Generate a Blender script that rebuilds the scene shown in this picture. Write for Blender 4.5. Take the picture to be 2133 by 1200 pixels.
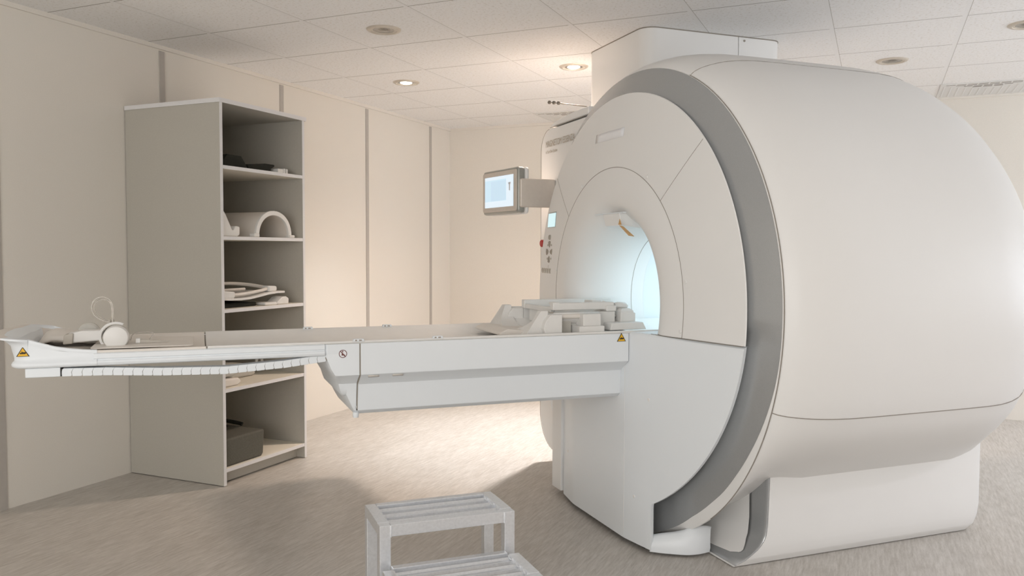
import bpy, bmesh, math, random
from math import sin, cos, pi, radians, sqrt
from mathutils import Vector, Matrix
random.seed(4)
sc = bpy.context.scene
for o in list(bpy.data.objects): bpy.data.objects.remove(o)
Q = sqrt(.5)
H = 2.347          # ceiling height
YB = 6.867         # back wall
XR = 7.6           # right wall
YF = -2.6          # wall behind the camera

# ------------------------------------------------------------------ camera
cd = bpy.data.cameras.new('camera'); cam = bpy.data.objects.new('camera', cd); sc.collection.objects.link(cam)
f_px, yaw, pitch, roll = 1717.7, -.4173, -.0445, .0027
cd.sensor_width = 36; cd.lens = 36 * f_px / 2133; cd.clip_start = .05
fw = Vector((sin(yaw)*cos(pitch), cos(yaw)*cos(pitch), sin(pitch)))
rt = Vector((cos(yaw), -sin(yaw), 0)); up = rt.cross(fw)
r2 = cos(roll)*rt + sin(roll)*up; u2 = -sin(roll)*rt + cos(roll)*up
m = Matrix((r2, u2, -fw)).transposed().to_4x4(); m.translation = Vector((3.6849, 0, 1.2068))
cam.matrix_world = m
sc.camera = cam

# ------------------------------------------------------------------ world, light, exposure
sc.view_settings.view_transform = 'Standard'; sc.view_settings.look = 'None'
sc.view_settings.exposure = 0.0; sc.view_settings.gamma = 1; sc.view_settings.use_curve_mapping = False
w = bpy.data.worlds.new('world'); sc.world = w; w.use_nodes = True
w.node_tree.nodes['Background'].inputs[0].default_value = (.75, .85, 1, 1)
w.node_tree.nodes['Background'].inputs[1].default_value = .5

def area(name, loc, target, sx, sy, power, col):
    l = bpy.data.lights.new(name, 'AREA'); l.shape = 'RECTANGLE'; l.size = sx; l.size_y = sy
    l.energy = power; l.color = col
    o = bpy.data.objects.new(name, l); sc.collection.objects.link(o); o.location = loc
    o.rotation_euler = (Vector(target)-Vector(loc)).to_track_quat('-Z', 'Y').to_euler()
    return o
# daylight through the window in the right-hand wall
# daylight through the window beyond the scanner, right-hand wall
area('window_daylight', (XR-.12, 5.1, 1.45), (3.5, 5.6, 2.4), 2.0, 1.4, 53, (.86, .92, 1))
# observation window of the control room behind the camera
area('control_room_light', (3.0, YF+.12, 1.4), (2.6, 3, 1.2), 5.0, 1.5, 117, (.985, .98, .975))

# ------------------------------------------------------------------ materials
def mat(name, col, rough=.5, metal=0, spec=.5, noise=None, bump=None, emis=None, coat=0):
    """noise=(scale, amount) varies the colour, bump=(scale, strength) the surface"""
    m = bpy.data.materials.new(name); m.use_nodes = True; nt = m.node_tree; b = nt.nodes['Principled BSDF']
    b.inputs['Base Color'].default_value = (*col, 1); b.inputs['Roughness'].default_value = rough
    b.inputs['Metallic'].default_value = metal; b.inputs['Specular IOR Level'].default_value = spec
    b.inputs['Coat Weight'].default_value = coat
    tc = nt.nodes.new('ShaderNodeTexCoord')
    if noise:
        n = nt.nodes.new('ShaderNodeTexNoise'); n.inputs['Scale'].default_value = noise[0]; n.inputs['Detail'].default_value = 3
        nt.links.new(tc.outputs['Object'], n.inputs['Vector'])
        r = nt.nodes.new('ShaderNodeValToRGB'); a = noise[1]
        r.color_ramp.elements[0].position = .3; r.color_ramp.elements[1].position = .7
        r.color_ramp.elements[0].color = (*[c*(1-a) for c in col], 1); r.color_ramp.elements[1].color = (*[min(1, c*(1+a)) for c in col], 1)
        nt.links.new(n.outputs['Fac'], r.inputs['Fac']); nt.links.new(r.outputs['Color'], b.inputs['Base Color'])
    if bump:
        n = nt.nodes.new('ShaderNodeTexNoise'); n.inputs['Scale'].default_value = bump[0]; n.inputs['Detail'].default_value = 2
        nt.links.new(tc.outputs['Object'], n.inputs['Vector'])
        bp = nt.nodes.new('ShaderNodeBump'); bp.inputs['Strength'].default_value = bump[1]; bp.inputs['Distance'].default_value = .002
        nt.links.new(n.outputs['Fac'], bp.inputs['Height']); nt.links.new(bp.outputs['Normal'], b.inputs['Normal'])
    if emis:
        b.inputs['Emission Color'].default_value = (*emis[0], 1); b.inputs['Emission Strength'].default_value = emis[1]
    return m
M = {}
M['shell'] = mat('scanner_plastic', (.86, .85, .83), .42, spec=.4, noise=(1.5, .012))
M['shell_cool_light'] = mat('plastic_cool_light_tint', (.84, .875, .90), .38, spec=.4, noise=(2, .012))  # same plastic as the scanner, blue of the cool light put into the colour
M['silver'] = mat('silver_lacquer', (.43, .44, .445), .25, metal=.4, spec=.5, noise=(300, .03))
M['gap'] = mat('dark_gap', (.30, .27, .235), .9)
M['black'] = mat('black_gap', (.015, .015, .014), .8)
M['bore'] = mat('bore_liner', (.80, .82, .82), .45, noise=(2, .01))
M['wall'] = mat('wall_vinyl', (.83, .785, .715), .6, spec=.3, noise=(260, .02), bump=(700, .08))
M['strip'] = mat('joint_strip', (.50, .465, .425), .5, noise=(40, .02))
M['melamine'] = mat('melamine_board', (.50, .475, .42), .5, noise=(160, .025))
M['inner'] = mat('melamine_inside_brightened', (.86, .81, .70), .5, noise=(160, .02))  # same board as the outside, shelf light put into a paler colour
M['edge'] = mat('melamine_edge_band', (.78, .77, .77), .4, noise=(60, .01))
M['alu'] = mat('brushed_aluminium', (.82, .84, .87), .34, metal=.75, noise=(120, .05), bump=(400, .05))
M['cream'] = mat('cream_plastic', (.79, .74, .68), .45, noise=(20, .02))
M['coil'] = mat('coil_plastic', (.80, .785, .755), .4, noise=(20, .015))
M['grip'] = mat('warm_grey_plastic', (.50, .46, .40), .5, noise=(20, .02))
M['foam'] = mat('dark_foam', (.014, .014, .009), .9, noise=(120, .15), bump=(300, .2))
M['foam2'] = mat('olive_grey_foam', (.11, .105, .085), .9, noise=(120, .1), bump=(300, .2))
M['cushion'] = mat('grey_cushion', (.55, .53, .48), .7, noise=(60, .03))
M['bezel'] = mat('monitor_bezel', (.72, .65, .58), .4, metal=.1, noise=(50, .02))
M['bezel_side'] = mat('monitor_side', (.40, .40, .37), .35, metal=.3, noise=(50, .02))
M['yellow'] = mat('warning_yellow', (.85, .48, .02), .5, noise=(50, .03))
M['dark'] = mat('print_black', (.02, .015, .01), .6)
M['print'] = mat('print_grey', (.36, .32, .27), .6)
M['rod'] = mat('grey_rod', (.13, .12, .10), .5)
M['ink'] = mat('lettering_ink', (.50, .44, .36), .6)
M['maroon'] = mat('print_maroon', (.17, .055, .05), .6)
M['red'] = mat('red_button', (.45, .012, .01), .4, noise=(50, .03))
M['label'] = mat('pale_label', (.88, .88, .90), .3, noise=(50, .01))
M['orange'] = mat('orange_tag', (.62, .36, .13), .5, noise=(80, .2))
M['lamp_ring'] = mat('lamp_trim', (.62, .56, .48), .35, metal=.2, noise=(50, .03))
M['lamp_glass'] = mat('lamp_reflector', (.30, .28, .25), .2, metal=.7, noise=(200, .3))
M['lamp_on'] = mat('lit_lamp', (1, .95, .9), .4, emis=((1, .90, .78), 14))
M['vent'] = mat('vent_enamel', (.80, .79, .77), .45, noise=(30, .01))
M['vent_dark'] = mat('vent_inside', (.22, .19, .16), .8, noise=(30, .05))
M['tube'] = mat('clear_tube', (.86, .82, .76), .12, spec=.6, noise=(30, .02))
M['tube'].node_tree.nodes['Principled BSDF'].inputs['Transmission Weight'].default_value = .6

def screen_mat():
    m = bpy.data.materials.new('screen_glow'); m.use_nodes = True; nt = m.node_tree; b = nt.nodes['Principled BSDF']
    b.inputs['Roughness'].default_value = .3; b.inputs['Base Color'].default_value = (.1, .12, .13, 1)
    b.inputs['Emission Color'].default_value = (.60, .78, .90, 1); b.inputs['Emission Strength'].default_value = .95
    return m
M['screen'] = screen_mat()
M['screen_pale'] = mat('screen_pale', (.1, .1, .1), .3, emis=((.76, .87, .95), .95))
M['screen_mid'] = mat('screen_mid', (.1, .1, .1), .3, emis=((.56, .74, .86), .95))
M['lcd'] = mat('small_display_glow', (.1, .1, .1), .3, emis=((.58, .82, .86), .95))

def floor_mat():
    m = bpy.data.materials.new('vinyl_floor'); m.use_nodes = True; nt = m.node_tree; b = nt.nodes['Principled BSDF']; L = nt.links
    tc = nt.nodes.new('ShaderNodeTexCoord')
    def streak(sx, sy, det, seedx):
        mp = nt.nodes.new('ShaderNodeMapping'); mp.inputs['Scale'].default_value = (sx, sy, 1); mp.inputs['Location'].default_value = (seedx, 0, 0)
        n = nt.nodes.new('ShaderNodeTexNoise'); n.inputs['Scale'].default_value = 1; n.inputs['Detail'].default_value = det; n.inputs['Roughness'].default_value = .6
        L.new(tc.outputs['Object'], mp.inputs['Vector']); L.new(mp.outputs['Vector'], n.inputs['Vector']); return n
    a = streak(95, 9, 4, 0); c = streak(9, 1.5, 3, 7); e = streak(260, 40, 2, 3)
    mx = nt.nodes.new('ShaderNodeMath'); mx.operation = 'MULTIPLY_ADD'; L.new(c.outputs['Fac'], mx.inputs[0]); mx.inputs[1].default_value = .35; L.new(a.outputs['Fac'], mx.inputs[2])
    m2 = nt.nodes.new('ShaderNodeMath'); m2.operation = 'MULTIPLY_ADD'; L.new(e.outputs['Fac'], m2.inputs[0]); m2.inputs[1].default_value = .35; L.new(mx.outputs[0], m2.inputs[2])
    r = nt.nodes.new('ShaderNodeValToRGB'); r.color_ramp.elements[0].position = .55; r.color_ramp.elements[1].position = 1.15
    r.color_ramp.elements[0].color = (.41, .375, .33, 1); r.color_ramp.elements[1].color = (.62, .585, .54, 1)
    r.color_ramp.elements[1].position = 1.0
    sc_ = nt.nodes.new('ShaderNodeMath'); sc_.operation = 'MULTIPLY'; sc_.inputs[1].default_value = .95; L.new(m2.outputs[0], sc_.inputs[0])
    L.new(sc_.outputs[0], r.inputs['Fac']); L.new(r.outputs['Color'], b.inputs['Base Color'])
    b.inputs['Roughness'].default_value = .42; b.inputs['Specular IOR Level'].default_value = .45
    bp = nt.nodes.new('ShaderNodeBump'); bp.inputs['Strength'].default_value = .12; bp.inputs['Distance'].default_value = .001
    L.new(a.outputs['Fac'], bp.inputs['Height']); L.new(bp.outputs['Normal'], b.inputs['Normal'])
    return m
M['floor'] = floor_mat()

TX, TY = .4447, .3535   # ceiling grid phase
def ceiling_mat():
    m = bpy.data.materials.new('ceiling_tiles'); m.use_nodes = True; nt = m.node_tree; b = nt.nodes['Principled BSDF']; L = nt.links
    tc = nt.nodes.new('ShaderNodeTexCoord'); sp = nt.nodes.new('ShaderNodeSeparateXYZ'); L.new(tc.outputs['Object'], sp.inputs[0])
    def math_(op, a, v=None, c=None):
        n = nt.nodes.new('ShaderNodeMath'); n.operation = op
        for i, x in enumerate((a, v, c)):
            if x is None: continue
            if isinstance(x, (int, float)): n.inputs[i].default_value = x
            else: L.new(x, n.inputs[i])
        return n.outputs[0]
    def dist(out, ph):      # distance to the nearest grid line
        v = math_('ADD', out, 60 - ph); v = math_('DIVIDE', v, .6); v = math_('FRACT', v); v = math_('SUBTRACT', v, .5); v = math_('ABSOLUTE', v)
        v = math_('SUBTRACT', .5, v); return math_('MULTIPLY', v, .6)
    def side(out, ph):      # signed position across a grid bar
        v = math_('ADD', out, 60 - ph + .3); v = math_('DIVIDE', v, .6); v = math_('FRACT', v); v = math_('SUBTRACT', v, .5); return math_('MULTIPLY', v, .6)
    dx, dy = dist(sp.outputs['X'], TX), dist(sp.outputs['Y'], TY)
    barx = math_('LESS_THAN', dx, .011); edgex = math_('MULTIPLY', math_('LESS_THAN', math_('ABSOLUTE', math_('SUBTRACT', side(sp.outputs['X'], TX), .0122)), .0016), .6)
    bary = math_('LESS_THAN', dy, .011)
    edgey = math_('LESS_THAN', math_('ABSOLUTE', math_('SUBTRACT', side(sp.outputs['Y'], TY), .0125)), .0028)
    edge = math_('MAXIMUM', edgex, math_('MULTIPLY', edgey, math_('SUBTRACT', 1, barx)))
    bar = math_('MAXIMUM', barx, bary)
    n = nt.nodes.new('ShaderNodeTexNoise'); n.inputs['Scale'].default_value = 75; n.inputs['Detail'].default_value = 3; n.inputs['Roughness'].default_value = .65
    L.new(tc.outputs['Object'], n.inputs['Vector'])
    r = nt.nodes.new('ShaderNodeValToRGB'); r.color_ramp.elements[0].position = .30; r.color_ramp.elements[1].position = .46
    r.color_ramp.elements[0].color = (.76, .73, .68, 1); r.color_ramp.elements[1].color = (.96, .95, .94, 1)
    L.new(n.outputs['Fac'], r.inputs['Fac'])
    def mix(fac, c1, c2):
        x = nt.nodes.new('ShaderNodeMix'); x.data_type = 'RGBA'; L.new(fac, x.inputs[0])
        for i, c in ((6, c1), (7, c2)):
            if isinstance(c, tuple): x.inputs[i].default_value = c
            else: L.new(c, x.inputs[i])
        return x.outputs[2]
    c = mix(bar, r.outputs['Color'], (.93, .92, .91, 1)); c = mix(edge, c, (.36, .33, .29, 1))
    L.new(c, b.inputs['Base Color']); b.inputs['Roughness'].default_value = .85; b.inputs['Specular IOR Level'].default_value = .2
    bp = nt.nodes.new('ShaderNodeBump'); bp.inputs['Strength'].default_value = .3; bp.inputs['Distance'].default_value = .002
    L.new(n.outputs['Fac'], bp.inputs['Height']); L.new(bp.outputs['Normal'], b.inputs['Normal'])
    return m
M['ceiling'] = ceiling_mat()

# ------------------------------------------------------------------ mesh helpers
def mk(name, VF, m, parent=None, off=(0, 0, 0), smooth=35, bevel=0, seg=2, solid=0, label=None):
    V, F = VF
    me = bpy.data.meshes.new(name)
    me.from_pydata([(v[0]-off[0], v[1]-off[1], v[2]-off[2]) for v in V], [], F); me.update()
    bm = bmesh.new(); bm.from_mesh(me)
    bmesh.ops.remove_doubles(bm, verts=bm.verts, dist=1e-5)
    bmesh.ops.recalc_face_normals(bm, faces=bm.faces); bm.to_mesh(me); bm.free()
    if isinstance(m, (list, tuple)):
        for k in m: me.materials.append(k)
    else: me.materials.append(m)
    if smooth:
        me.shade_smooth(); me.set_sharp_from_angle(angle=radians(smooth))
    o = bpy.data.objects.new(name, me); sc.collection.objects.link(o)
    if parent: o.parent = parent
    if solid:
        s = o.modifiers.new('solid', 'SOLIDIFY'); s.thickness = solid; s.offset = -1
    if bevel:
        b = o.modifiers.new('bevel', 'BEVEL'); b.width = bevel; b.segments = seg; b.limit_method = 'ANGLE'; b.angle_limit = radians(40)
        b.harden_normals = True
    if label: o['label'] = label
    return o
def join(*L):
    V, F = [], []
    for v, f in L:
        n = len(V); V += list(v); F += [[i+n for i in x] for x in f]
    return V, F
def box(x0, x1, y0, y1, z0, z1):
    V = [(x, y, z) for z in (z0, z1) for x, y in ((x0, y0), (x1, y0), (x1, y1), (x0, y1))]
    return V, [[3, 2, 1, 0], [4, 5, 6, 7], [0, 1, 5, 4], [1, 2, 6, 5], [2, 3, 7, 6], [3, 0, 4, 7]]
def prism(poly, a0, a1, axis='z'):
    """poly of 2D points extruded between a0 and a1; axis x: poly=(y,z); y: (x,z); z: (x,y)"""
    def P(p, a): return {'x': (a, p[0], p[1]), 'y': (p[0], a, p[1]), 'z': (p[0], p[1], a)}[axis]
    n = len(poly); V = [P(p, a0) for p in poly] + [P(p, a1) for p in poly]
    return V, [list(range(n))[::-1], list(range(n, 2*n))] + [[i, (i+1) % n, (i+1) % n+n, i+n] for i in range(n)]
def loft(rings, closed=True, caps=True):
    n = len(rings[0]); V = [p for r in rings for p in r]; F = []
    for k in range(len(rings)-1):
        for i in range(n if closed else n-1):
            j = (i+1) % n; F.append([k*n+i, k*n+j, (k+1)*n+j, (k+1)*n+i])
    if caps and closed: F += [list(range(n))[::-1], [len(V)-n+i for i in range(n)]]
    return V, F
def grid(rows): return loft(rows, closed=False)
def tube(path, r, n=8, caps=True):
    path = [Vector(p) for p in path]; rings = []; pn = None
    for i, p in enumerate(path):
        t = (path[min(i+1, len(path)-1)] - path[max(i-1, 0)]).normalized()
        if pn is None: pn = t.orthogonal().normalized()
        pn = (pn - t*pn.dot(t)).normalized(); b = t.cross(pn)
        rr = r[i] if isinstance(r, (list, tuple)) else r
        rings.append([tuple(p + rr*(cos(a)*pn + sin(a)*b)) for a in [2*pi*k/n for k in range(n)]])
    return loft(rings, True, caps)
def lathe(prof, c=(0, 0, 0), axis='z', n=32):
    """prof: (radius, height)"""
    rings = []
    for r, h in prof:
        R = []
        for k in range(n):
            a = 2*pi*k/n; u, v = r*cos(a), r*sin(a)
            R.append({'z': (c[0]+u, c[1]+v, c[2]+h), 'y': (c[0]+u, c[1]+h, c[2]+v), 'x': (c[0]+h, c[1]+u, c[2]+v)}[axis])
        rings.append(R)
    return loft(rings)
def bez(pts, n=8):       # Catmull-Rom through points
    P = [Vector(p) for p in pts]; P = [2*P[0]-P[1]] + P + [2*P[-1]-P[-2]]; out = []
    for i in range(1, len(P)-2):
        for k in range(n):
            t = k/n; a, b, c, d = P[i-1:i+3]
            out.append(.5*((2*b)+(c-a)*t+(2*a-5*b+4*c-d)*t*t+(3*b-a-3*c+d)*t**3))
    return out + [P[-2]]
def rrect(x0, x1, y0, y1, r, n=6):
    out = []
    for cx, cy, a0 in ((x1-r, y1-r, 0), (x0+r, y1-r, 90), (x0+r, y0+r, 180), (x1-r, y0+r, 270)):
        for k in range(n+1):
            a = radians(a0+90*k/n); out.append((cx+r*cos(a), cy+r*sin(a)))
    return out
def interp(x, xs, ys):
    if x <= xs[0]: return ys[0]
    for i in range(len(xs)-1):
        if x <= xs[i+1]: return ys[i]+(ys[i+1]-ys[i])*(x-xs[i])/(xs[i+1]-xs[i])
    return ys[-1]
def root(name, label, cat, s, t, z=0, rot=45, group=None, world=False):
    o = bpy.data.objects.new(name, None); sc.collection.objects.link(o); o.empty_display_size = .1
    o.location = (s, t, z) if world else ((s-t)*Q, (s+t)*Q, z)
    o.rotation_euler = (0, 0, radians(0 if world else rot))
    o['label'] = label; o['category'] = cat
    if group: o['group'] = group
    return o
def tag(o, label, cat, group=None):
    o['label'] = label; o['category'] = cat
    if group: o['group'] = group
    return o
def struct(o): o['kind'] = 'structure'; return o
def copy_tree(o, parent=None):
    c = o.copy(); sc.collection.objects.link(c); c.parent = parent
    for ch in list(o.children): copy_tree(ch, c)
    return c
def text(name, body, size, m, parent, loc, rot, ext=.0006, sx=1):
    cu = bpy.data.curves.new(name, 'FONT'); cu.body = body; cu.size = size; cu.extrude = ext
    o = bpy.data.objects.new(name, cu); sc.collection.objects.link(o); cu.materials.append(m)
    me = bpy.data.meshes.new_from_object(o); bpy.data.objects.remove(o)
    o = bpy.data.objects.new(name, me); sc.collection.objects.link(o)
    o.parent = parent; o.location = loc; o.rotation_euler = rot; o.scale = (sx, 1, 1)
    return o

# ------------------------------------------------------------------ room shell
struct(mk('floor', box(-.1, XR+.1, YF-.1, YB+.1, -.1, 0), M['floor'], smooth=0))
struct(mk('ceiling', box(-.1, XR+.1, YF-.1, YB+.1, H, H+.1), M['ceiling'], smooth=0))
struct(mk('wall_left', box(-.1, 0, YF-.1, YB+.1, 0, H), M['wall'], smooth=0))
struct(mk('wall_back', box(0, XR+.1, YB, YB+.1, 0, H), M['wall'], smooth=0))
# right wall with its window opening (outside the frame)
wy2, wy3, wz0, wz1 = 4.05, 6.15, .7, 2.1
struct(mk('wall_right', join(box(XR, XR+.1, YF, wy2, 0, H), box(XR, XR+.1, wy3, YB, 0, H), box(XR, XR+.1, wy2, wy3, 0, wz0), box(XR, XR+.1, wy2, wy3, wz1, H)), M['wall'], smooth=0))
struct(mk('wall_front', box(0, XR, YF-.1, YF, 0, H), M['wall'], smooth=0))
for y in (.40, 1.42, 2.478, 3.448, 4.461, 5.474, 6.478):
    struct(mk('trim_1', box(0, .006, y, y+.036, 0, H-.03), M['strip'], smooth=0))
struct(mk('trim_2', box(0, .014, YF, YB, H-.022, H), M['wall'], smooth=0))
struct(mk('trim_3', box(0, XR, YB-.014, YB, H-.022, H), M['wall'], smooth=0))

# ceiling downlights
def downlight(x, y, lit, label):
    r = root('ceiling_downlight', label, 'ceiling light', x, y, H, world=True, group='recessed downlights in the tile ceiling')
    mk('trim_ring', lathe([(.052, .004), (.056, -.005), (.066, -.006), (.068, -.009), (.080, -.009), (.088, -.004), (.090, 0), (.052, .0)], n=40), M['lamp_ring'], r)
    mk('reflector', lathe([(.056, -.004), (.044, -.005), (.040, -.0035), (.0, -.0035)], n=40), M['lamp_glass'], r)
    if lit:
        mk('bulb', lathe([(.0, -.012), (.025, -.011), (.038, -.006), (.041, -.003), (.0, -.003)], n=32), M['lamp_on'], r)
        for e, c, an, bl in lit:
            l = bpy.data.lights.new('downlight_beam', 'SPOT'); l.energy = e; l.color = c; l.spot_size = radians(an); l.spot_blend = bl; l.shadow_soft_size = .04
            lo = bpy.data.objects.new('downlight_beam', l); sc.collection.objects.link(lo); lo.location = (x, y, H-.025)
    else:
        mk('bulb', lathe([(.0, -.010), (.02, -.009), (.030, -.005), (.034, -.0036), (.0, -.0036)], n=32), M['lamp_glass'], r)
downlight(1.333, 3.665, 0, 'switched-off downlight in the ceiling above the cabinet side, nearest of the left ones')
downlight(.743, 4.86, [(46, (.76, .90, 1), 75, .8)], 'lit downlight in the ceiling close to the left wall')
downlight(1.945, 4.855, [(160, (.72, .86, 1), 75, .8), (192, (1, .79, .65), 150, 1)], 'lit downlight in the ceiling beside the square duct above the scanner')
downlight(3.738, 5.45, 0, 'switched-off downlight in the ceiling right behind the scanner body')
downlight(4.345, 4.853, 0, 'switched-off downlight cut by the right edge of the photo')

downlight(3.143, 6.05, [(40, (.80, .86, 1), 140, 1)], 'added unseen downlight hidden behind the scanner near the back wall')  # unseen lamp, added to brighten the room behind the scanner
downlight(5.543, 6.05, [(40, (.80, .86, 1), 140, 1)], 'added unseen downlight beyond the right edge near the back wall')  # second unseen lamp added for the back right of the room

downlight(6.1, 3.05, [(92, (.93, .90, 1), 130, 1)], 'added fill downlight off to the right of the scanner')  # unseen fill lamp, added to light the scanner's right side
downlight(6.1, 1.25, [(92, (.93, .90, 1), 130, 1)], 'added fill downlight off to the right nearest the camera')  # another added fill lamp, out of view

def vent(x, y, label):
    r = root('ceiling_vent', label, 'air vent', x, y, H, world=True, group='square air diffusers at the back wall')
    mk('frame', box(-.294, .294, -.25, .25, -.006, 0), M['vent'], r, bevel=.002)
    sl = []
    for y, n, hw_, d in ((-.222, 8, .262, .008), (-.186, 6, .200, .010), (-.150, 5, .150, .012), (-.112, 3, .095, .018)):
        for i in range(n):
            x0 = -hw_+2*hw_*i/n; sl.append(box(x0+.004, x0+2*hw_/n-.006, y-d/2, y+d/2, -.0068, -.005))
    for i, b in enumerate(sl): mk('slot', b, M['vent_dark'], r, smooth=0)
    for i in range(13):
        x = -.27+.045*i; y0_ = -.06-.16*min(1, abs(x)/.27)+.03
        mk('louvre', prism([(x-.010, -.005), (x+.010, -.005), (x+.004, -.0085), (x+.001, -.0085)], y0_, .235, 'y'), M['vent'], r, smooth=0)
vent(4.345, 6.605, 'square white air diffuser in the ceiling right of the scanner')
vent(1.345, 6.605, 'square air diffuser far behind the thin rod with three balls')

# ------------------------------------------------------------------ MRI scanner (s along the bore, t to the left, z up)
TC, ZC = .623, .99
SC = root('mri_scanner', 'large white MRI scanner with a silver ring around its round face', 'MRI scanner', 4.9, TC)
SO = (4.9, TC, 0)
def sp(name, VF, m=None, **k): return mk(name, VF, m or M['shell'], SC, SO, **k)
A = radians
def s_up(r): return 4.278+.11*r*r
def r_in(a):            # radius of the face cover at angle a (degrees, 0 = left side of the face, 180 = right side)
    a = a % 360
    return interp(a, [0, 11, 26, 54, 67, 85, 100, 134, 180, 340, 360], [.935, .925, .917, .915, .912, .905, .898, .892, .889, .93, .935])
def P(s, r, a, zc=ZC, zmin=.012): return (s, TC+r*cos(A(a)), max(zmin, zc+r*sin(A(a))))

# upper front cover (between the inner seam and the silver ring, above z=.882)
ZS = .882
def lim(r):  return math.degrees(math.asin((ZS-ZC)/r))
rows = []
for j in range(0, 97):
    row = []
    for k in range(14):
        f = k/13; ang = None
        # radius runs to the local outer radius
        r = .583+f*(.93-.583)
        a0 = lim(r); a = a0+(180-2*a0)*j/96
        r = .583+f*(r_in(a)-.583); a0 = lim(r); a = a0+(180-2*a0)*j/96
        row.append((s_up(r), TC+r*cos(A(a)), ZC+r*sin(A(a))))
    y, z = row[-1][1], row[-1][2]; row.append((row[-1][0]+.005, y+(.002*cos(A(a))), z+.002*sin(A(a)))); row.append((row[-1][0]+.012, y-.03*cos(A(a)), z-.03*sin(A(a))))
    rows.append(row)
sp('face_cover', grid(rows), smooth=50)
# bore funnel
prof = [(4.3154, .583), (4.309, .55), (4.304, .52), (4.301, .49), (4.300, .47), (4.302, .450), (4.307, .432), (4.317, .412), (4.332, .393), (4.355, .374), (4.385, .357), (4.42, .342), (4.47, .327), (4.53, .315), (4.6, .307), (4.66, .303)]
rows = []
for j in range(97):
    row = []
    for s, r in prof:
        a0 = lim(r) if r > .12 else -90; a = a0+(180-2*a0)*j/96
        row.append((s, TC+r*cos(A(a)), ZC+r*sin(A(a))))
    rows.append(row)
sp('bore_funnel', grid(rows), smooth=60)
sp('bore_tube', grid([[P(s, .303, 360*j/64) for s in (4.655, 4.8, 5.0, 5.2, 5.395)] for j in range(65)]), M['bore'], smooth=60)
sp('bore_tube', grid([[P(s, r, 360*j/64) for s, r in ((5.395, .303), (5.6, .303), (5.70, .32), (5.80, .38))] for j in range(65)]), M['bore'], smooth=60)
sp('bore_joint', tube([P(4.592, .3073, -20+220*j/60) for j in range(61)], .0011, 6), M['melamine'])
def on(r, a, lift=.0015): return (s_up(r)-lift, TC+r*cos(A(a)), ZC+r*sin(A(a)))
# seams: thin dark gaskets lying in the joints
def seam(path, r=.0022, m='gap'): return sp('seam', tube(path, r*.68, 6), M[m])
a0 = lim(.583)
seam([on(.583, a0+(180-2*a0)*j/80, 0) for j in range(81)], .0020)
seam([on(.583+k*.033, 41.5-k*.1, 0) for k in range(11)], .0016)
seam([on(.583+k*.0305, 134.5, 0) for k in range(11)], .0016)
seam([(s_up(r)-.001, TC-sqrt(r*r-(ZS-ZC)**2), ZS-.002) for r in [.40+k*.0485 for k in range(11)]], .0022)
# screws dots
for r, a in ((.60, 170), (.60, 120), (.60, 60), (.60, 12), (.57, -171.5)):
    x = on(r, a); sp('screw_cap', lathe([(0, -.002), (.007, -.0015), (.008, .002)], x, 'x', 16), M['shell'])

# lower front cover with the support for the table
def s_lo(d):
    d = abs(d); return interp(d, [0, .235, .255, .39, .41, .89], [4.256, 4.256, 4.2575, 4.279, 4.2835, 4.368])
def wid(z):
    r = .889; w_ = sqrt(max(0, r*r-(ZC-z)**2)); return max(.414, w_)
zs = [.02, .03] + [.05+.02*i for i in range(8)] + [.2055, .207, .21, .22, .235] + [.25+.03*i for i in range(21)] + [.862, .872, .877, .88]
rows = []
N = 44
for z in zs:
    w_ = wid(z); row = [(s_lo(w_)+.05, TC+w_-.06, z), (s_lo(w_)+.014, TC+w_-.004, z)]
    ds = [w_-.0001-(2*w_-.0002)*i/N for i in range(N+1)]
    e = {.88: .016, .877: .006, .872: .0015}.get(z, 0)
    row += [(s_lo(d)+e, TC+d, z) for d in ds]
    row += [(s_lo(w_)+.014, TC-w_+.004, z), (s_lo(w_)+.05, TC-w_+.06, z)]
    rows.append(row)
V, F = grid(rows)
sp('lower_front_cover', (V, F), M['shell_cool_light'], smooth=25)
seam([(s_lo(.24)-.0003, TC-.243, z) for z in (.03, .2, .4, .6, .865)], .0012, 'shell')
for sg in (-1, 1):
    sp('table_sill', prism([(s_lo(d)+.012, TC+sg*d) for d in (.277, .33, .39, .42, .47, .52)] + [(4.345, TC+sg*.56), (4.40, TC+sg*.50), (4.66, TC+sg*.42), (4.66, TC+sg*.277)], .84, .8795), M['shell_cool_light'], smooth=0)
for d, z in ((-.395, .62), (-.31, .21), (.33, .25), (.33, .52)):
    sp('screw_cap', lathe([(0, -.002), (.006, -.0018), (.007, .002)], (s_lo(d), TC+d, z), 'x', 16), M['shell'])
sp('cable_cover', prism([(4.273, 1.045), (4.273, 1.150), (4.285, 1.162), (4.41, 1.162), (4.41, 1.045)], .03, .86), bevel=.004, label='narrow upright cover left of the table support')
sp('base_shadow_gap', box(4.30, 4.45, TC-.34, TC+.38, 0, .018), M['black'], smooth=0)

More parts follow.
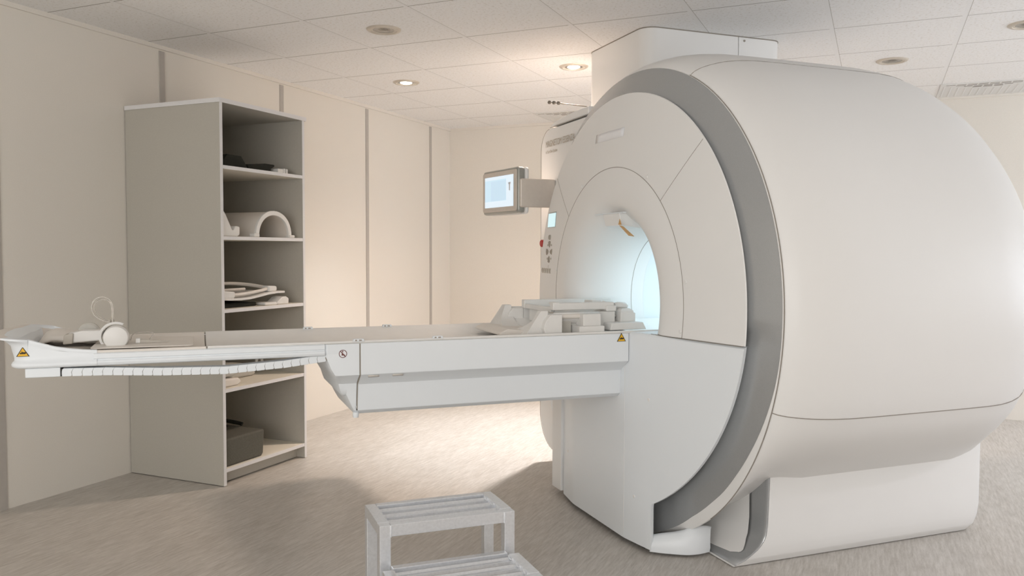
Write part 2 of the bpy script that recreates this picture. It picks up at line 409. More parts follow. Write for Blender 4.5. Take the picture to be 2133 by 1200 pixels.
# silver ring
def r_o(a):
    a = a % 360; b = a if a > 90 else 180-a
    if a > 270: b = 180+(360-a)
    return interp(b, [90, 180, 189, 194, 202, 210, 218, 229, 238, 246, 255, 270], [1.003, 1.003, 1.003, 1.0, .989, .977, .968, .963, .967, .982, 1.0, 1.0])
def s_o(a):
    a = a % 360; b = a if 90 < a <= 270 else (180-a if a <= 90 else 540-a)
    return interp(b, [0, 225, 245, 255, 270], [4.427, 4.427, 4.40, 4.35, 4.34])
rows = []
for j in range(181):
    a = 2*j; ri = r_in(a)-.012 -.05 if a <= 182 or a >= 358 else .70
    so, ro = s_o(a), r_o(a); zb = .014
    s0 = min(4.378, s_o(a)-.008); row = [P(s0+.006, ri, a, zmin=zb), P(s0, ri+.012, a, zmin=zb)]
    for k in range(1, 9):
        f = k/8; r = ri+.012+(ro-ri-.012)*f
        row.append(P(s0+(so-s0)*(f**1.25 if so > 4.4 else f), r, a, zmin=zb))
    rows.append(row)
sp('silver_ring', grid(rows), M['silver'], smooth=40, label='silver-grey ring around the face')
# white rim between ring and body
rows = []
for j in range(181):
    a = 2*j; so, ro = s_o(a), r_o(a)
    rows.append([P(so+.0004, ro, a, zmin=.03), P(so*.4+4.43*.6, ro*.4+1.0035*.6, a, zmin=.03), P(4.431, 1.0035, a, zmin=.03), P(4.440, 1.0035, a, zmin=.03)])
sp('front_rim', grid(rows), smooth=40)
seam([P(4.4335, 1.0045, a) for a in range(115, 235, 2)], .0028)

# body shells
SS = [4.436, 4.45, 4.48, 4.52, 4.57, 4.63, 4.70, 4.80, 5.0, 5.2, 5.36, 5.44, 5.51, 5.58, 5.64, 5.70, 5.75, 5.79, 5.815, 5.83]
RU = [1.003, 1.020, 1.038, 1.053, 1.067, 1.077, 1.083, 1.085, 1.085, 1.085, 1.083, 1.077, 1.062, 1.036, 1.003, .958, .90, .83, .75, .62]
def r_body(i, a):
    s, R = SS[i], RU[i]; a = a % 360
    b = a if 90 < a <= 270 else (180-a if a <= 90 else 540-a)
    f = interp(b, [0, 198, 204, 211, 218, 225, 270], [0, 0, .12, .42, .78, 1.0, 1.0])
    low = min(R, interp(s, [4.436, 4.52, 4.60, 4.66, 4.80, 5.6, 5.8], [1.003, .957, .928, .925, .940, .938, .90]))
    return R*(1-f)+low*f
def body(a0, a1, name, mt='shell'):
    n = max(4, int(abs(a1-a0)/2)); rows = []
    for j in range(n+1):
        a = a0+(a1-a0)*j/n; rows.append([P(SS[i], r_body(i, a), a) for i in range(len(SS))])
    return sp(name, grid(rows), M[mt], smooth=60)
a_h = 199.3
body(115, a_h, 'side_shell'); body(65, 115, 'top_shell'); body(540-a_h-360, 65, 'side_shell'); body(a_h, 540-a_h, 'lower_shell')
def bpath(a, i0=0, i1=len(SS)-1, d=0):
    out = []
    for i in range(i0, i1): out.append(P(SS[i], r_body(i, a)+d, a))
    return bez(out, 3)
def lineh(z, i0=0):
    out = []
    for i in range(i0, len(SS)-3):
        lo, hi = 180.0, 260.0
        for _ in range(40):
            mid = (lo+hi)/2
            if ZC+r_body(i, mid)*sin(A(mid)) > z: lo = mid
            else: hi = mid
        out.append(P(SS[i], r_body(i, lo)+.0005, lo))
    return bez(out, 3)
seam(bpath(a_h, 0, len(SS)-1), .0026); seam(bpath(115, 0, len(SS)-1), .0018, 'gap'); seam(bpath(65, 0, len(SS)-1), .0018)
sp('rear_cover', grid([[P(5.828, .63, 4*j), P(5.835, .5, 4*j), P(5.83, .42, 4*j), P(5.80, .38, 4*j)] for j in range(91)]), smooth=50)

# base plinth
BZ = [0, .008, .02, .035, .05, .065, .08, .10, .12, .15, .36, .46]; BS = [4.506, 4.522, 4.543, 4.566, 4.586, 4.604, 4.619, 4.633, 4.641, 4.646, 4.654, 4.656]
T0, T1 = -.05, 2*TC+.05
def s_b(z): return interp(z, BZ, BS)
rings = []
for z in (.004, .008, .014, .02, .028, .035, .05, .065, .08, .10, .12, .16, .25, .36, .42):
    ins = interp(z, [0, .03, .07, .12, 1], [.034, .014, .004, 0, 0]); sf = s_b(z); R = .07
    pts = [(sf, T0+ins)]
    pts += [(5.80-ins-R+R*sin(A(x)), T0+ins+R-R*cos(A(x))) for x in range(0, 91, 15)]
    pts += [(5.80-ins-R+R*cos(A(x)), T1-ins-R+R*sin(A(x))) for x in range(0, 91, 15)]
    pts += [(sf, T1-ins)]
    rings.append([(s, t, z) for s, t in pts])
sp('base_plinth', loft(rings), smooth=40)
# silver strip on the plinth's front edge and the white insert
def strip_grid(t0f, t1f, zlist, lift, nt=6):
    return grid([[(s_b(z)-lift, t0f(z)+(t1f(z)-t0f(z))*k/nt, z) for k in range(nt+1)] for z in zlist])
zl = [.008, .015, .02, .025, .03, .04, .05, .06, .07, .08, .09, .10, .12, .16, .22, .28, .34, .40]
def tin(z): return interp(z, [0, .021, .026, .030, .038, .048, .06, .082, .12, .284, .4], [.36, .30, .12, .06, .022, .013, .022, .042, .055, .064, .068])
def tout(z): return T0+interp(z, [0, .03, .07, .12, 1], [.034, .014, .004, 0, 0])-.0005
sp('silver_strip', strip_grid(tout, lambda z: max(tin(z), tout(z)+.01) if z > .021 else .36, zl, .0025), M['silver'], solid=-.002, label='silver-grey J-shaped strip on the front edge of the base')
sp('base_insert', grid([[(s_b(z)-.006, tin(z)+(.50-tin(z))*k/10, z) for k in range(11)] for z in [.0215, .026, .030, .036, .044, .05, .06, .07, .085, .10, .12, .16, .22, .28, .34, .40]]), smooth=60)
# apron between table support and plinth
ap = [(4.285, .216, .072), (4.32, .185, .084), (4.36, .157, .094), (4.40, .133, .108), (4.44, .123, .116), (4.475, .124, .114), (4.508, .130, .104)]
apb = bez([p for p in ap], 4)
rows = [[(p.x, p.y, .012), (p.x, p.y-.004, .03), (p.x+.002, p.y, p.z*.62), (p.x+.012, p.y+.012, p.z*.93), (p.x+.022, p.y+.022, p.z), (p.x+.03, p.y+.034, p.z-.004)] for p in apb]
sp('floor_apron', grid(rows), M['shell_cool_light'], smooth=60, label='pale curved apron at the floor between face and base')

# service cabinet behind the face on the left, with lettering
outl = [(1.15, .10), (1.50, .10)] + [(1.545+.20*sin(A(x)), .30-.20*cos(A(x))) for x in range(10, 91, 10)] + [(1.745-.115+.115*cos(A(x)), 1.90-.13+.115*sin(A(x))) for x in range(0, 91, 10)] + [(1.15, 1.887)]
sp('side_cabinet', prism(outl, 4.46, 5.25, 'x'), bevel=.006, smooth=30)
cap = [(1.63, 1.895), (1.60, 1.908), (1.54, 1.920), (1.42, 1.930), (1.28, 1.936), (1.15, 1.938), (1.15, 1.897)]
sp('cabinet_cap', prism(cap, 4.462, 5.25, 'x'), bevel=.012, seg=3, smooth=50)
seam([(4.461, t, 1.892) for t in (1.17, 1.3, 1.5, 1.625)], .0022)
seam([(4.4605, a+(.0015), b) for a, b in outl[1:-1]], .0018)
seam([on(r_in(a)+.003, a, -.006) for a in range(-3, 92, 3)], .0022)
o = text('lettering', 'MAGNETOM ESSENZA', .050, M['ink'], SC, (4.4538-SO[0], 1.668-SO[1], 1.786), (A(90), 0, A(-90)), ext=.0003, sx=.76)
o = text('lettering', 'A Tim+Dot System', .022, M['ink'], SC, (4.4538-SO[0], 1.666-SO[1], 1.752), (A(90), 0, A(-90)), ext=.0003, sx=.9)

# fittings on the face
def plate(name, t0, t1, z0, z1, m, lift=.003, **k):
    pts = []
    for t, z in ((t0, z0), (t1, z0), (t1, z1), (t0, z1)):
        r = sqrt((t-TC)**2+(z-ZC)**2); pts.append((s_up(r)-lift, t, z))
    back = [(p[0]+.006+lift, p[1], p[2]) for p in pts]
    return sp(name, (pts+back, [[0, 1, 2, 3], [7, 6, 5, 4], [0, 1, 5, 4], [1, 2, 6, 5], [2, 3, 7, 6], [3, 0, 4, 7]]), m, smooth=0, **k)
plate('display_frame', 1.266, 1.418, 1.331, 1.411, M['bezel_side'], .002)
plate('display_screen', 1.268, 1.408, 1.334, 1.405, M['lcd'], .004, label='small glowing display on the face')
r_ = .98
sp('stop_button', lathe([(.02, .02), (.02, -.012), (.017, -.016), (0, -.017)], (4.386, 1.535, 1.25), 'x', 20), M['red'], label='red emergency button')
def dot(t, z, ra, m, name='button', n=20):
    r = sqrt((t-TC)**2+(z-ZC)**2); s = s_up(r)
    return sp(name, lathe([(ra, .004), (ra, -.0018), (ra*.9, -.0025), (0, -.0025)], (s, t, z), 'x', n), m)
for k in range(4):
    a = 90*k; t, z = 1.352+.033*cos(A(a)), 1.204+.036*sin(A(a)); rr = sqrt((t-TC)**2+(z-ZC)**2)
    wedge = [(0, -.014), (.010, -.004), (.016, .016), (0, .021), (-.016, .016), (-.010, -.004)]
    c_, s_ = cos(A(a-90)), sin(A(a-90)); s0 = s_up(rr)
    sp('button', prism([(t+x*c_-y*s_, z+x*s_+y*c_) for x, y in wedge], s0-.0028, s0+.004, 'x'), M['print'])
for k in range(4):
    a = 45+90*k; dot(1.352+.05*cos(A(a)), 1.204+.05*sin(A(a)), .006, M['grip'])
for z in (1.28, 1.125): 
    sp('button', lathe([(.013, .004), (.013, -.0018), (.010, -.0018), (.010, .002), (.0, .002)], (s_up(.76), 1.352, z), 'x', 20), M['grip'])
for k in range(5):
    t = 1.325+.04*k; s0 = s_up(sqrt((t-TC)**2+.12**2))
    sp('button', lathe([(.014, .004), (.014, -.0018), (.0105, -.0018), (.0105, -.0005), (.006, -.0005), (.005, -.0015), (.0, -.0015)], (s0, t, 1.105), 'x', 20), M['grip'])
sp('pale_label', grid([[(s_up(sqrt((.553+.269*i/8-TC)**2+(1.702+.04*j/2-ZC)**2))-.0018, .553+.269*i/8, 1.702+.04*j/2) for j in range(3)] for i in range(9)]), M['label'], solid=.0015)
# hood and laser tag at the top of the bore
sp('laser_hood', join(prism([(4.300, 1.372), (4.296, 1.3705), (4.31, 1.318), (4.42, 1.305), (4.42, 1.372)], .515, .665, 'y')), M['shell'], bevel=.008)
sp('laser_hood_lip', box(4.293, 4.31, .475, .74, 1.370, 1.3745), M['shell_cool_light'], bevel=.002)
sp('laser_tag', ([(4.292, .505, 1.318), (4.292, .470, 1.312), (4.325, .435, 1.270), (4.325, .482, 1.274)], [[0, 1, 2, 3]]), M['orange'], smooth=0, solid=.0015, label='orange laser warning label')
sp('laser_sign', ([(4.291, .497, 1.345), (4.291, .482, 1.320), (4.291, .508, 1.321)], [[0, 1, 2]]), M['orange'], smooth=0, solid=.0015)

# bore lighting: lamps inside the bore
for s, e in ((4.74, 1.55), (5.1, .6), (5.5, .35)):
    l = bpy.data.lights.new('bore_lamp', 'AREA'); l.shape = 'RECTANGLE'; l.size = .3; l.size_y = .12; l.energy = e; l.color = (.64, .87, 1)
    o = bpy.data.objects.new('bore_lamp', l); sc.collection.objects.link(o); o.location = ((s-TC)*Q, (s+TC)*Q, 1.275); o.rotation_euler = (0, 0, A(45))

# ------------------------------------------------------------------ duct from the scanner to the ceiling
DU = root('ceiling_duct', 'square white duct cover rising from the scanner top to the ceiling', 'duct cover', 5.15, 1.4, 1.7)
DO = (5.15, 1.4, 1.7)
pl = [p for p in rrect(4.745, 5.60, 1.083, 1.742, .075, 6)]
fr_ = [(5.31, 1.083)] + [p for p in pl if p[0] < 5.31 and p[1] < 1.4][::1]
left = [p for p in pl if p[0] < 5.3]; right = [p for p in pl if p[0] >= 5.3]
left = [(5.306, 1.742)] + sorted([p for p in left if p[1] > 1.4], key=lambda p: -p[0]+p[1]*-1e-3)[:0] + [p for p in left if p[1] > 1.4] + [p for p in left if p[1] <= 1.4] + [(5.306, 1.083)]
right = [p for p in right if p[1] <= 1.4] + [p for p in right if p[1] > 1.4]
right = [(5.311, 1.083)] + right + [(5.311, 1.742)]
mk('front_panel', prism(left, 1.7, H-.004), M['shell'], DU, DO, smooth=35)
mk('rear_panel', prism(right, 1.7, H-.004), M['shell'], DU, DO, smooth=35)
mk('top_gasket', prism(rrect(4.743, 5.603, 1.081, 1.744, .076, 6), H-.005, H), M['gap'], DU, DO)
mk('fixing', lathe([(.006, .003), (.006, -.002), (0, -.002)], (5.345, 1.082, 2.325), 'y', 12), M['print'], DU, DO)

# rod with three balls
RO = root('sensor_rod', 'thin grey rod with three small balls beside the duct cover', 'rod', 4.73, 1.70, 2.04)
ro = (4.73, 1.70, 2.04)
mk('rod', tube([(4.755, 1.70, 2.038), (4.49, 1.70, 2.048)], .0032, 8), M['rod'], RO, ro)
for s in (4.49, 4.518, 4.546):
    mk('ball', lathe([(.0, -.011), (.008, -.008), (.0115, 0), (.008, .008), (0, .011)], (s, 1.70, 2.047), 'z', 14), M['rod'], RO, ro)

# ------------------------------------------------------------------ monitor on its arm
MO = root('monitor', 'small square monitor with a glowing blue screen on an arm', 'monitor', 4.45, 1.55, 1.5)
mo = (4.45, 1.55, 1.5)
mk('arm', prism([(4.25, 1.445), (4.458, 1.445), (4.458, 1.60), (4.25, 1.60)], 1.535, 1.565, 'y'), M['bezel'], MO, mo, bevel=.01, seg=3)
hd = bpy.data.objects.new('display_head', None)
azm = A(8); e1 = Vector((-sin(azm), cos(azm), 0)); e2 = Vector((0, 0, 1)); e3 = Vector((-cos(azm), -sin(azm), 0))   # along the face, up, out of the face
B0 = Vector((4.243, 1.548, 1.540))-Vector(mo)
def mpt(a, b, c): return tuple(B0+e1*a+e2*b+e3*c)
def mbox(name, a0, a1, b0, b1, c0, c1, m, parent=None, bevel=0, r=0):
    if r:
        pl_ = rrect(a0, a1, b0, b1, r, 5); V = [mpt(a, b, c) for c in (c0, c1) for a, b in pl_]; n = len(pl_)
        VF = V, [list(range(n)), list(range(n, 2*n))] + [[i, (i+1) % n, (i+1) % n+n, i+n] for i in range(n)]
    else:
        VF = [mpt(a, b, c) for a, b, c in box(a0, a1, b0, b1, c0, c1)[0]], box(0, 1, 0, 1, 0, 1)[1]
    return mk(name, VF, m, MO, bevel=bevel, smooth=35 if bevel or r else 0)
mbox('housing', .0, .415, -.126, .126, -.042, .002, M['bezel_side'], bevel=.012, r=.02)
mbox('rear_shell', -.012, .40, -.130, .124, -.062, -.040, M['shell'], bevel=.01, r=.02)
mbox('bezel', .012, .405, -.112, .112, .0, .008, M['bezel'], bevel=.003, r=.012)
mbox('screen', .042, .375, -.086, .086, .004, .0095, M['screen'])
mbox('screen_bar', .042, .375, .068, .086, .0095, .0099, M['screen_pale'])
mbox('screen_bar', .042, .375, -.086, -.052, .0095, .0099, M['screen_pale'])
mbox('screen_column', .042, .12, -.052, .068, .0095, .0099, M['screen_pale'])
mbox('screen_window', .125, .30, -.050, .060, .0095, .0099, M['screen_mid'])
mbox('screen_figure', .075, .088, .0, .045, .0099, .0102, M['label'])
mbox('screen_figure', .068, .095, .035, .045, .0099, .0102, M['label'])

# ------------------------------------------------------------------ patient table
PT = root('patient_table', 'long white patient table running from the left into the scanner', 'patient table', 3.7, TC)
PO = (3.7, TC, 0)
def tp(name, VF, m=None, parent=None, **k): return mk(name, VF, m or M['shell_cool_light'], parent or PT, PO if parent is None or parent is PT else (0, 0, 0), **k)
hw = TC-.349
def beam_ring(s):
    h = [(-hw, .874), (-hw, .760), (-.219, .722), (-.214, .716), (-.205, .618), (-.185, .603), (.185, .603), (.205, .618), (.214, .716), (.219, .722), (hw, .760), (hw, .874), (hw-.012, .874), (hw-.05, .838), (-hw+.05, .838), (-hw+.012, .874)]
    return [(s, TC+d, z) for d, z in h]
tp('support_beam', loft([beam_ring(3.1625), beam_ring(4.257)]), bevel=.003, smooth=30)
tp('beam_joint', loft([[(s, TC+(p[1]-TC)*.985, .002+p[2]*.998 if p[2] < .7 else p[2]-.002) for p in beam_ring(s)] for s in (3.158, 3.1628)]), M['print'])
# nose, upper hull then lower hull
def plan(sf, h, z, r=.018):
    return [(3.157, TC-h, z), (sf+r, TC-h, z), (sf+r*.3, TC-h+r*.3, z), (sf, TC-h+r, z), (sf, TC+h-r, z), (sf+r*.3, TC+h-r*.3, z), (sf+r, TC+h, z), (3.157, TC+h, z)]
tp('nose_cover', loft([plan(*a) for a in ((3.034, hw-.03, .8385), (3.030, hw, .8395), (3.038, hw, .82), (3.052, hw, .785), (3.066, hw, .76), (3.078, .24, .738), (3.086, .2195, .722), (3.092, .215, .70), (3.098, .208, .683), (3.108, .195, .672), (3.125, .17, .668))]), smooth=30, bevel=.002)
tp('nose_cover', loft([plan(*a) for a in ((3.097, .2188, .7215), (3.104, .216, .705), (3.120, .211, .67), (3.136, .207, .635), (3.145, .203, .618), (3.152, .185, .604))]), smooth=30, bevel=.002)
for sg in (-1, 1):
    tp('nose_side', prism([(3.157, TC+sg*hw), (3.044, TC+sg*hw), (3.034, TC+sg*(hw-.006)), (3.031, TC+sg*(hw-.016)), (3.157, TC+sg*(hw-.016))], .839, .8735), smooth=30)
tp('beam_foot_stud', lathe([(0, 0), (.010, 0), (.012, .012), (.010, .02)], (3.158, TC-.19, .59), 'z', 16))
# sunk grip pads on the chamfer
for s in (3.21, 3.30):
    tp('grip_pad', ([(s-.022, TC-hw+.0, .755), (s+.018, TC-hw+.0, .755), (s+.022, TC-hw+.018, .7465), (s-.018, TC-hw+.018, .7465)], [[0, 1, 2, 3]]), M['cream'], solid=.002)
# table top: trough running into the bore
def top_ring(s):
    R = [(-.270, .8735), (-hw, .878), (-.272, .884), (-.262, .885), (-.252, .880), (-.20, .862), (-.12, .850), (0, .846), (.12, .850), (.20, .862), (.252, .880), (.262, .885), (.272, .884), (hw, .878), (.270, .8735)]
    return [(s, TC+d, z) for d, z in R] + [(s, TC+.2, .838), (s, TC-.2, .838)]
tp('table_top', loft([top_ring(s) for s in (2.645, 3.2, 4.0, 4.6, 5.7)]), M['coil'], smooth=40)
tp('table_top', loft([[(a, b, c-.0015) for a, b, c in top_ring(s)] for s in (2.30, 2.50, 2.640)]), M['cream'], smooth=40, label='cream head section of the table top')
tp('table_top_joint', loft([[(a, TC+(b-TC)*.99, c-.004) for a, b, c in top_ring(s)] for s in (2.638, 2.647)]), M['gap'])
# side panels and rails
for sg in (-1, 1):
    d0 = TC+sg*(hw-.001)
    prof_ = [(0, .8755), (-.005, .872), (-.005, .858), (-.001, .855), (-.001, .852), (-.006, .850), (-.009, .844), (-.006, .837), (0, .8335), (.03, .832), (.03, .8755)]
    tp('side_rail', loft([[(s, d0-sg*x*-1 if False else d0+sg*(-x), z) for x, z in prof_] for s in (2.30, 2.6, 3.0, 3.034)]), smooth=35)
tp('table_underside', box(2.13, 3.05, TC-.24, TC+.24, .8325, .838), M['shell_cool_light'], smooth=0)
# flared head end: path around the end, each point lofts a wall section
def end_wall():
    path = []   # (s, t, outward dir s, outward dir t, rim height, flare)
    for i, s in enumerate((2.31, 2.27, 2.23, 2.19, 2.15, 2.115)):
        f = i/5; path.append((s, -hw, 0, -1, interp(s, [2.115, 2.15, 2.19, 2.25, 2.31], [.924, .912, .899, .888, .8835]), .0))
    rc = .045
    for k in range(0, 7):
        a = A(15*k); path.append((2.115-rc*sin(a), -hw+rc-rc*cos(a), -sin(a), -cos(a), .924+.012*k/6, .02*k/6+.002))
    out = list(path)
    e = [(2.07, -.12), (2.07, 0), (2.07, .12)]
    for s, d in e: out.append((s, d, -1, 0, .936-.006*(d > 0), .03))
    for p_ in reversed(path): out.append((p_[0], -p_[1], p_[2], -p_[3], p_[4]-.004*(p_[4] > .9), p_[5]))
    rows = []
    for s, d, ds, dt, zt, fl in out:
        def q_(o_, z): return (s+ds*o_, TC+d+dt*o_, z)
        k = (zt-.8835)/.05
        rows.append([q_(-.03, .832), q_(0, .8335), q_(.008*(1), .838), q_(.009, .845), q_(.006, .851), q_(.001, .855), q_(.0, .875-.01*k), q_(fl*.5, .875+(zt-.875)*.5), q_(fl*1.5, zt-.010), q_(fl*2.6+.001, zt-.006),
                     q_(fl*2.7, zt), q_(fl*1.5-.006, zt+.002), q_(-.008, zt-.002-.010*k), q_(-.016, .88-.002*k), q_(-.03, .872), q_(-.06, .864)])
    return grid(rows)
o = tp('head_end', end_wall(), smooth=60)
o.data.materials.append(M['cream'])
for p_ in o.data.polygons:
    c_ = sum((o.data.vertices[v].co for v in p_.vertices), Vector())/len(p_.vertices)
    if abs(c_.y) < .262 and c_.x > 2.082-3.7 and c_.z > .84 or c_.x < 2.045-3.7: p_.material_index = 1
tp('head_end_underside', box(2.085, 2.32, TC-.26, TC+.26, .8325, .838), smooth=0)
tp('head_floor', box(2.085, 2.32, TC-.25, TC+.25, .835, .866), M['cream'], bevel=.004)
tp('chain_block', box(2.105, 2.204, .352, .402, .803, .833), bevel=.003)
tp('chain_block_gap', box(2.2035, 2.2065, .3535, .40, .804, .832), M['black'], smooth=0)
# cable chain
CH = bpy.data.objects.new('cable_chain', None); sc.collection.objects.link(CH); CH.parent = PT; CH.location = (2.207-PO[0], .377-PO[1], .80)
cp = [(2.207, .8165), (2.34, .8135), (2.50, .8045), (2.705, .799), (2.90, .811), (3.035, .826)]
NL = 28; link = None
for i in range(NL):
    s = 2.2075+(3.04-2.2075)*(i+.5)/NL
    z = interp(s, [p[0] for p in cp], [p[1] for p in cp])
    z2 = interp(s+.01, [p[0] for p in cp], [p[1] for p in cp]); ang = math.atan2(z2-z, .01)
    if link is None:
        Lh = .0148
        prof_ = [(-Lh, -.0135), (Lh-.004, -.0135), (Lh-.001, -.010), (Lh-.003, .0), (Lh+.001, .009), (Lh+.004, .0125), (-Lh+.004, .0125), (-Lh+.001, .009), (-Lh-.002, .0)]
        link = mk('chain_link', prism(prof_, -.022, .022, 'y'), M['shell_cool_light'], CH, bevel=.0012, smooth=30); o = link
        core = mk('link_core', prism([(-.016, -.0105), (.017, -.0105), (.017, .0105), (-.016, .0105)], -.0205, .0205, 'y'), M['gap'], link, smooth=0)
    else:
        o = link.copy(); sc.collection.objects.link(o); c = core.copy(); sc.collection.objects.link(c); c.parent = o
    o.location = (s-2.207, 0, z-.80); o.rotation_euler = (0, -ang, 0)
# marks on the side: pinch warnings, no-sitting sign, clips
def tri_sign(s, z, h=.034, t=.349):
    w_ = h*.60
    a = tp('warning_sign', prism([(s-w_, z-h*.5), (s+w_, z-h*.5), (s, z+h*.5)], t-.0012, t+.001, 'y'), M['dark'], smooth=0, label='yellow triangle pinch warning')
    k = .80; zc = z-h*.02
    mk('sign_face', prism([(s-w_*k, zc-h*.43), (s+w_*k, zc-h*.43), (s, zc+h*.40)], t-.0018, t, 'y'), M['yellow'], a, PO, smooth=0)
    hand = [(-.35, -.30), (.30, -.30), (.42, -.18), (.40, -.08), (-.02, -.06), (-.08, .04), (-.16, .02), (-.12, -.12), (-.35, -.14)]
    mk('sign_symbol', prism([(s+x*h*.75, z+y*h*.8) for x, y in hand], t-.0024, t, 'y'), M['dark'], a, PO, smooth=0)
tri_sign(2.101, .888, .031); tri_sign(4.222, .859, .034)
a = tp('no_sitting_sign', lathe([(.0125, -.0012), (.0145, -.0012), (.0145, .001), (.0125, .001), (.0125, -.0012)][:4], (3.098, .349, .839), 'y', 28), M['maroon'], label='round no-sitting sign')
a.data.materials[0] = M['maroon']
mk('sign_disc', lathe([(0, -.0013), (.0122, -.0013), (.0122, .001)], (3.098, .349, .839), 'y', 28), M['label'], a, PO)
mk('sign_symbol', join(prism([(3.095, .845), (3.099, .845), (3.099, .850), (3.095, .850)], .3472, .349, 'y'), prism([(3.094, .843), (3.098, .843), (3.099, .836), (3.105, .836), (3.105, .831), (3.102, .829), (3.101, .833), (3.093, .833)], .3472, .349, 'y'), prism([(3.088, .848), (3.09, .850), (3.108, .830), (3.106, .828)], .3470, .349, 'y')), M['maroon'], a, PO, smooth=0)
for s, t, sg in ((3.154, .352, 1), (3.45, .356, 1), (3.043, .884, -1), (3.376, .886, -1)):
    c = tp('side_clip', prism([(s-.021, .881), (s+.021, .881), (s+.019, .891), (s-.017, .891)], t-.008, t+.010, 'y'), bevel=.002)
    mk('clip_mark', join(box(s-.013, s-.006, t-.0088, t, .8835, .888), box(s+.001, s+.011, t-.0088, t, .8835, .888)), M['print'], c, PO, smooth=0)

# ------------------------------------------------------------------ coils and pads on the table by the bore
HC = root('head_coil', 'white head and neck coil with concave cradle on the table before the bore', 'MRI coil', 4.05, .62, .866)
ho = (4.05, .62, .866)
def hc(name, VF, m=None, **k): return mk(name, VF, m or M['coil'], HC, ho, **k)
def cradle(s0, s1, ztop, t0, t1, tb0, tb1, zb, wall, slope=0, base=.868):
    """U-shaped piece: concave inside, flat top horns"""
    n = 14; inner = []
    for k in range(n+1):
        a = A(180*k/n); tm, hwid = (t0+t1)/2, (t1-t0)/2-wall
        inner.append((tm+hwid*cos(a), zb+(ztop-zb)*(1-sin(a)**.75)))
    outer = [(t0, ztop), (t0, base), (t1, base), (t1, ztop)]
    poly = inner + outer
    V0 = [(s0-slope*(1-(z-base)/(ztop-base))**1.5, t, z) for t, z in poly]; V1 = [(s1, t, z) for t, z in poly]
    n = len(poly); return V0+V1, [list(range(n))[::-1], list(range(n, 2*n))] + [[i, (i+1) % n, (i+1) % n+n, i+n] for i in range(n)]
hc('front_cradle', cradle(3.895, 3.925, .968, .415, .86, 0, 0, .882, .035, slope=.07), smooth=40)
hc('front_cradle_skirt', prism([(3.74, .870), (3.93, .870), (3.93, .884), (3.86, .886), (3.80, .893), (3.775, .896), (3.74, .880)], .47, .78, 'y'), M['cream'], bevel=.004, smooth=50)
hc('cradle_block', prism([(3.925, .868), (3.975, .868), (3.975, .954), (3.925, .954), (3.905, .930), (3.895, .90), (3.905, .868)], .385, .45, 'y'), bevel=.003)
hc('cradle_block', prism([(3.925, .868), (3.975, .868), (3.975, .954), (3.925, .954), (3.905, .930), (3.895, .90), (3.905, .868)], .80, .86, 'y'), bevel=.003)
hc('cradle_liner', grid([[(s, .6375+(.205)*cos(A(180*k/14)), .886+.074*(1-sin(A(180*k/14))**.75)) for k in range(15)] for s in (3.92, 4.16)]), solid=-.008, smooth=60)
hc('cradle_wall', box(3.932, 4.16, .804, .829, .868, .955), bevel=.003)
hc('cradle_wall', box(3.932, 4.16, .458, .472, .868, .955), bevel=.003)
hc('latch_mark', box(3.932, 3.948, .4142, .4155, .958, .963), M['print'], smooth=0)
hc('upper_rail', box(3.965, 4.245, .455, .49, .966, .996), bevel=.004)
hc('upper_rail', box(3.968, 4.40, .775, .81, .955, .992), bevel=.004)
hc('upper_rail_end', box(3.968, 3.99, .49, .775, .955, .975), bevel=.004)
hc('upper_rail_cap', box(3.965, 3.995, .456, .50, .990, .9985), bevel=.002)
hc('coil_shell', grid([[(s, .633+.165*cos(A(20+140*k/12)), .93+.050*sin(A(20+140*k/12))-.006*abs(i-2)) for k in range(13)] for i, s in enumerate((4.02, 4.08, 4.16, 4.22, 4.27))]), solid=.01, smooth=60)
hc('coil_body', box(3.99, 4.17, .50, .775, .90, .958), M['coil'], bevel=.006)
hc('cross_tube', tube([(3.97, .425, .9435), (4.075, .425, .9435)], .0095, 16), M['cream'], smooth=60)
hc('tube_socket', box(4.068, 4.148, .385, .455, .905, .9535), bevel=.003)
hc('coil_plinth', box(4.045, 4.158, .372, .50, .868, .906), bevel=.003)
hc('coil_post', box(4.16, 4.25, .455, .80, .868, .958), bevel=.004)
hc('coil_post_cap', box(4.205, 4.252, .448, .55, .958, .982), bevel=.004)
hc('lower_wall', box(3.98, 4.04, .44, .47, .868, .945), M['cushion'], bevel=.002)
hc('hinge_block', box(4.215, 4.262, .60, .68, .955, .994), M['coil'], bevel=.004)

FC = root('foot_coil', 'white wedge-based coil connector standing nearest the bore', 'MRI coil', 4.28, .5, .880)
fo = (4.28, .5, .880)
mk('base_wedge', prism([(4.19, .8845), (4.36, .8845), (4.344, .914), (4.197, .914)], .385, .60, 'y'), M['coil'], FC, fo, bevel=.003)
mk('pillar', box(4.268, 4.338, .44, .53, .9135, .950), M['coil'], FC, fo, bevel=.002)
mk('pillar_top', loft([[(4.268+a, .44+a*.6, z) for _ in [0]][:0] + [(4.268+a, .44+a, z), (4.328-a, .44+a, z), (4.328-a, .53-a, z), (4.268+a, .53-a, z)] for a, z in ((0, .9495), (.0, .959), (.012, .968))]), M['coil'], FC, fo)
mk('clamp', tube([(4.262, .485, .979), (4.275, .485, .981), (4.31, .485, .979), (4.322, .485, .973)], [.011, .0135, .0135, .008], 14), M['coil'], FC, fo, smooth=60)
mk('arm', tube([(4.268, .485, .981), (4.235, .54, .990)], .0065, 10), M['cream'], FC, fo, smooth=60)

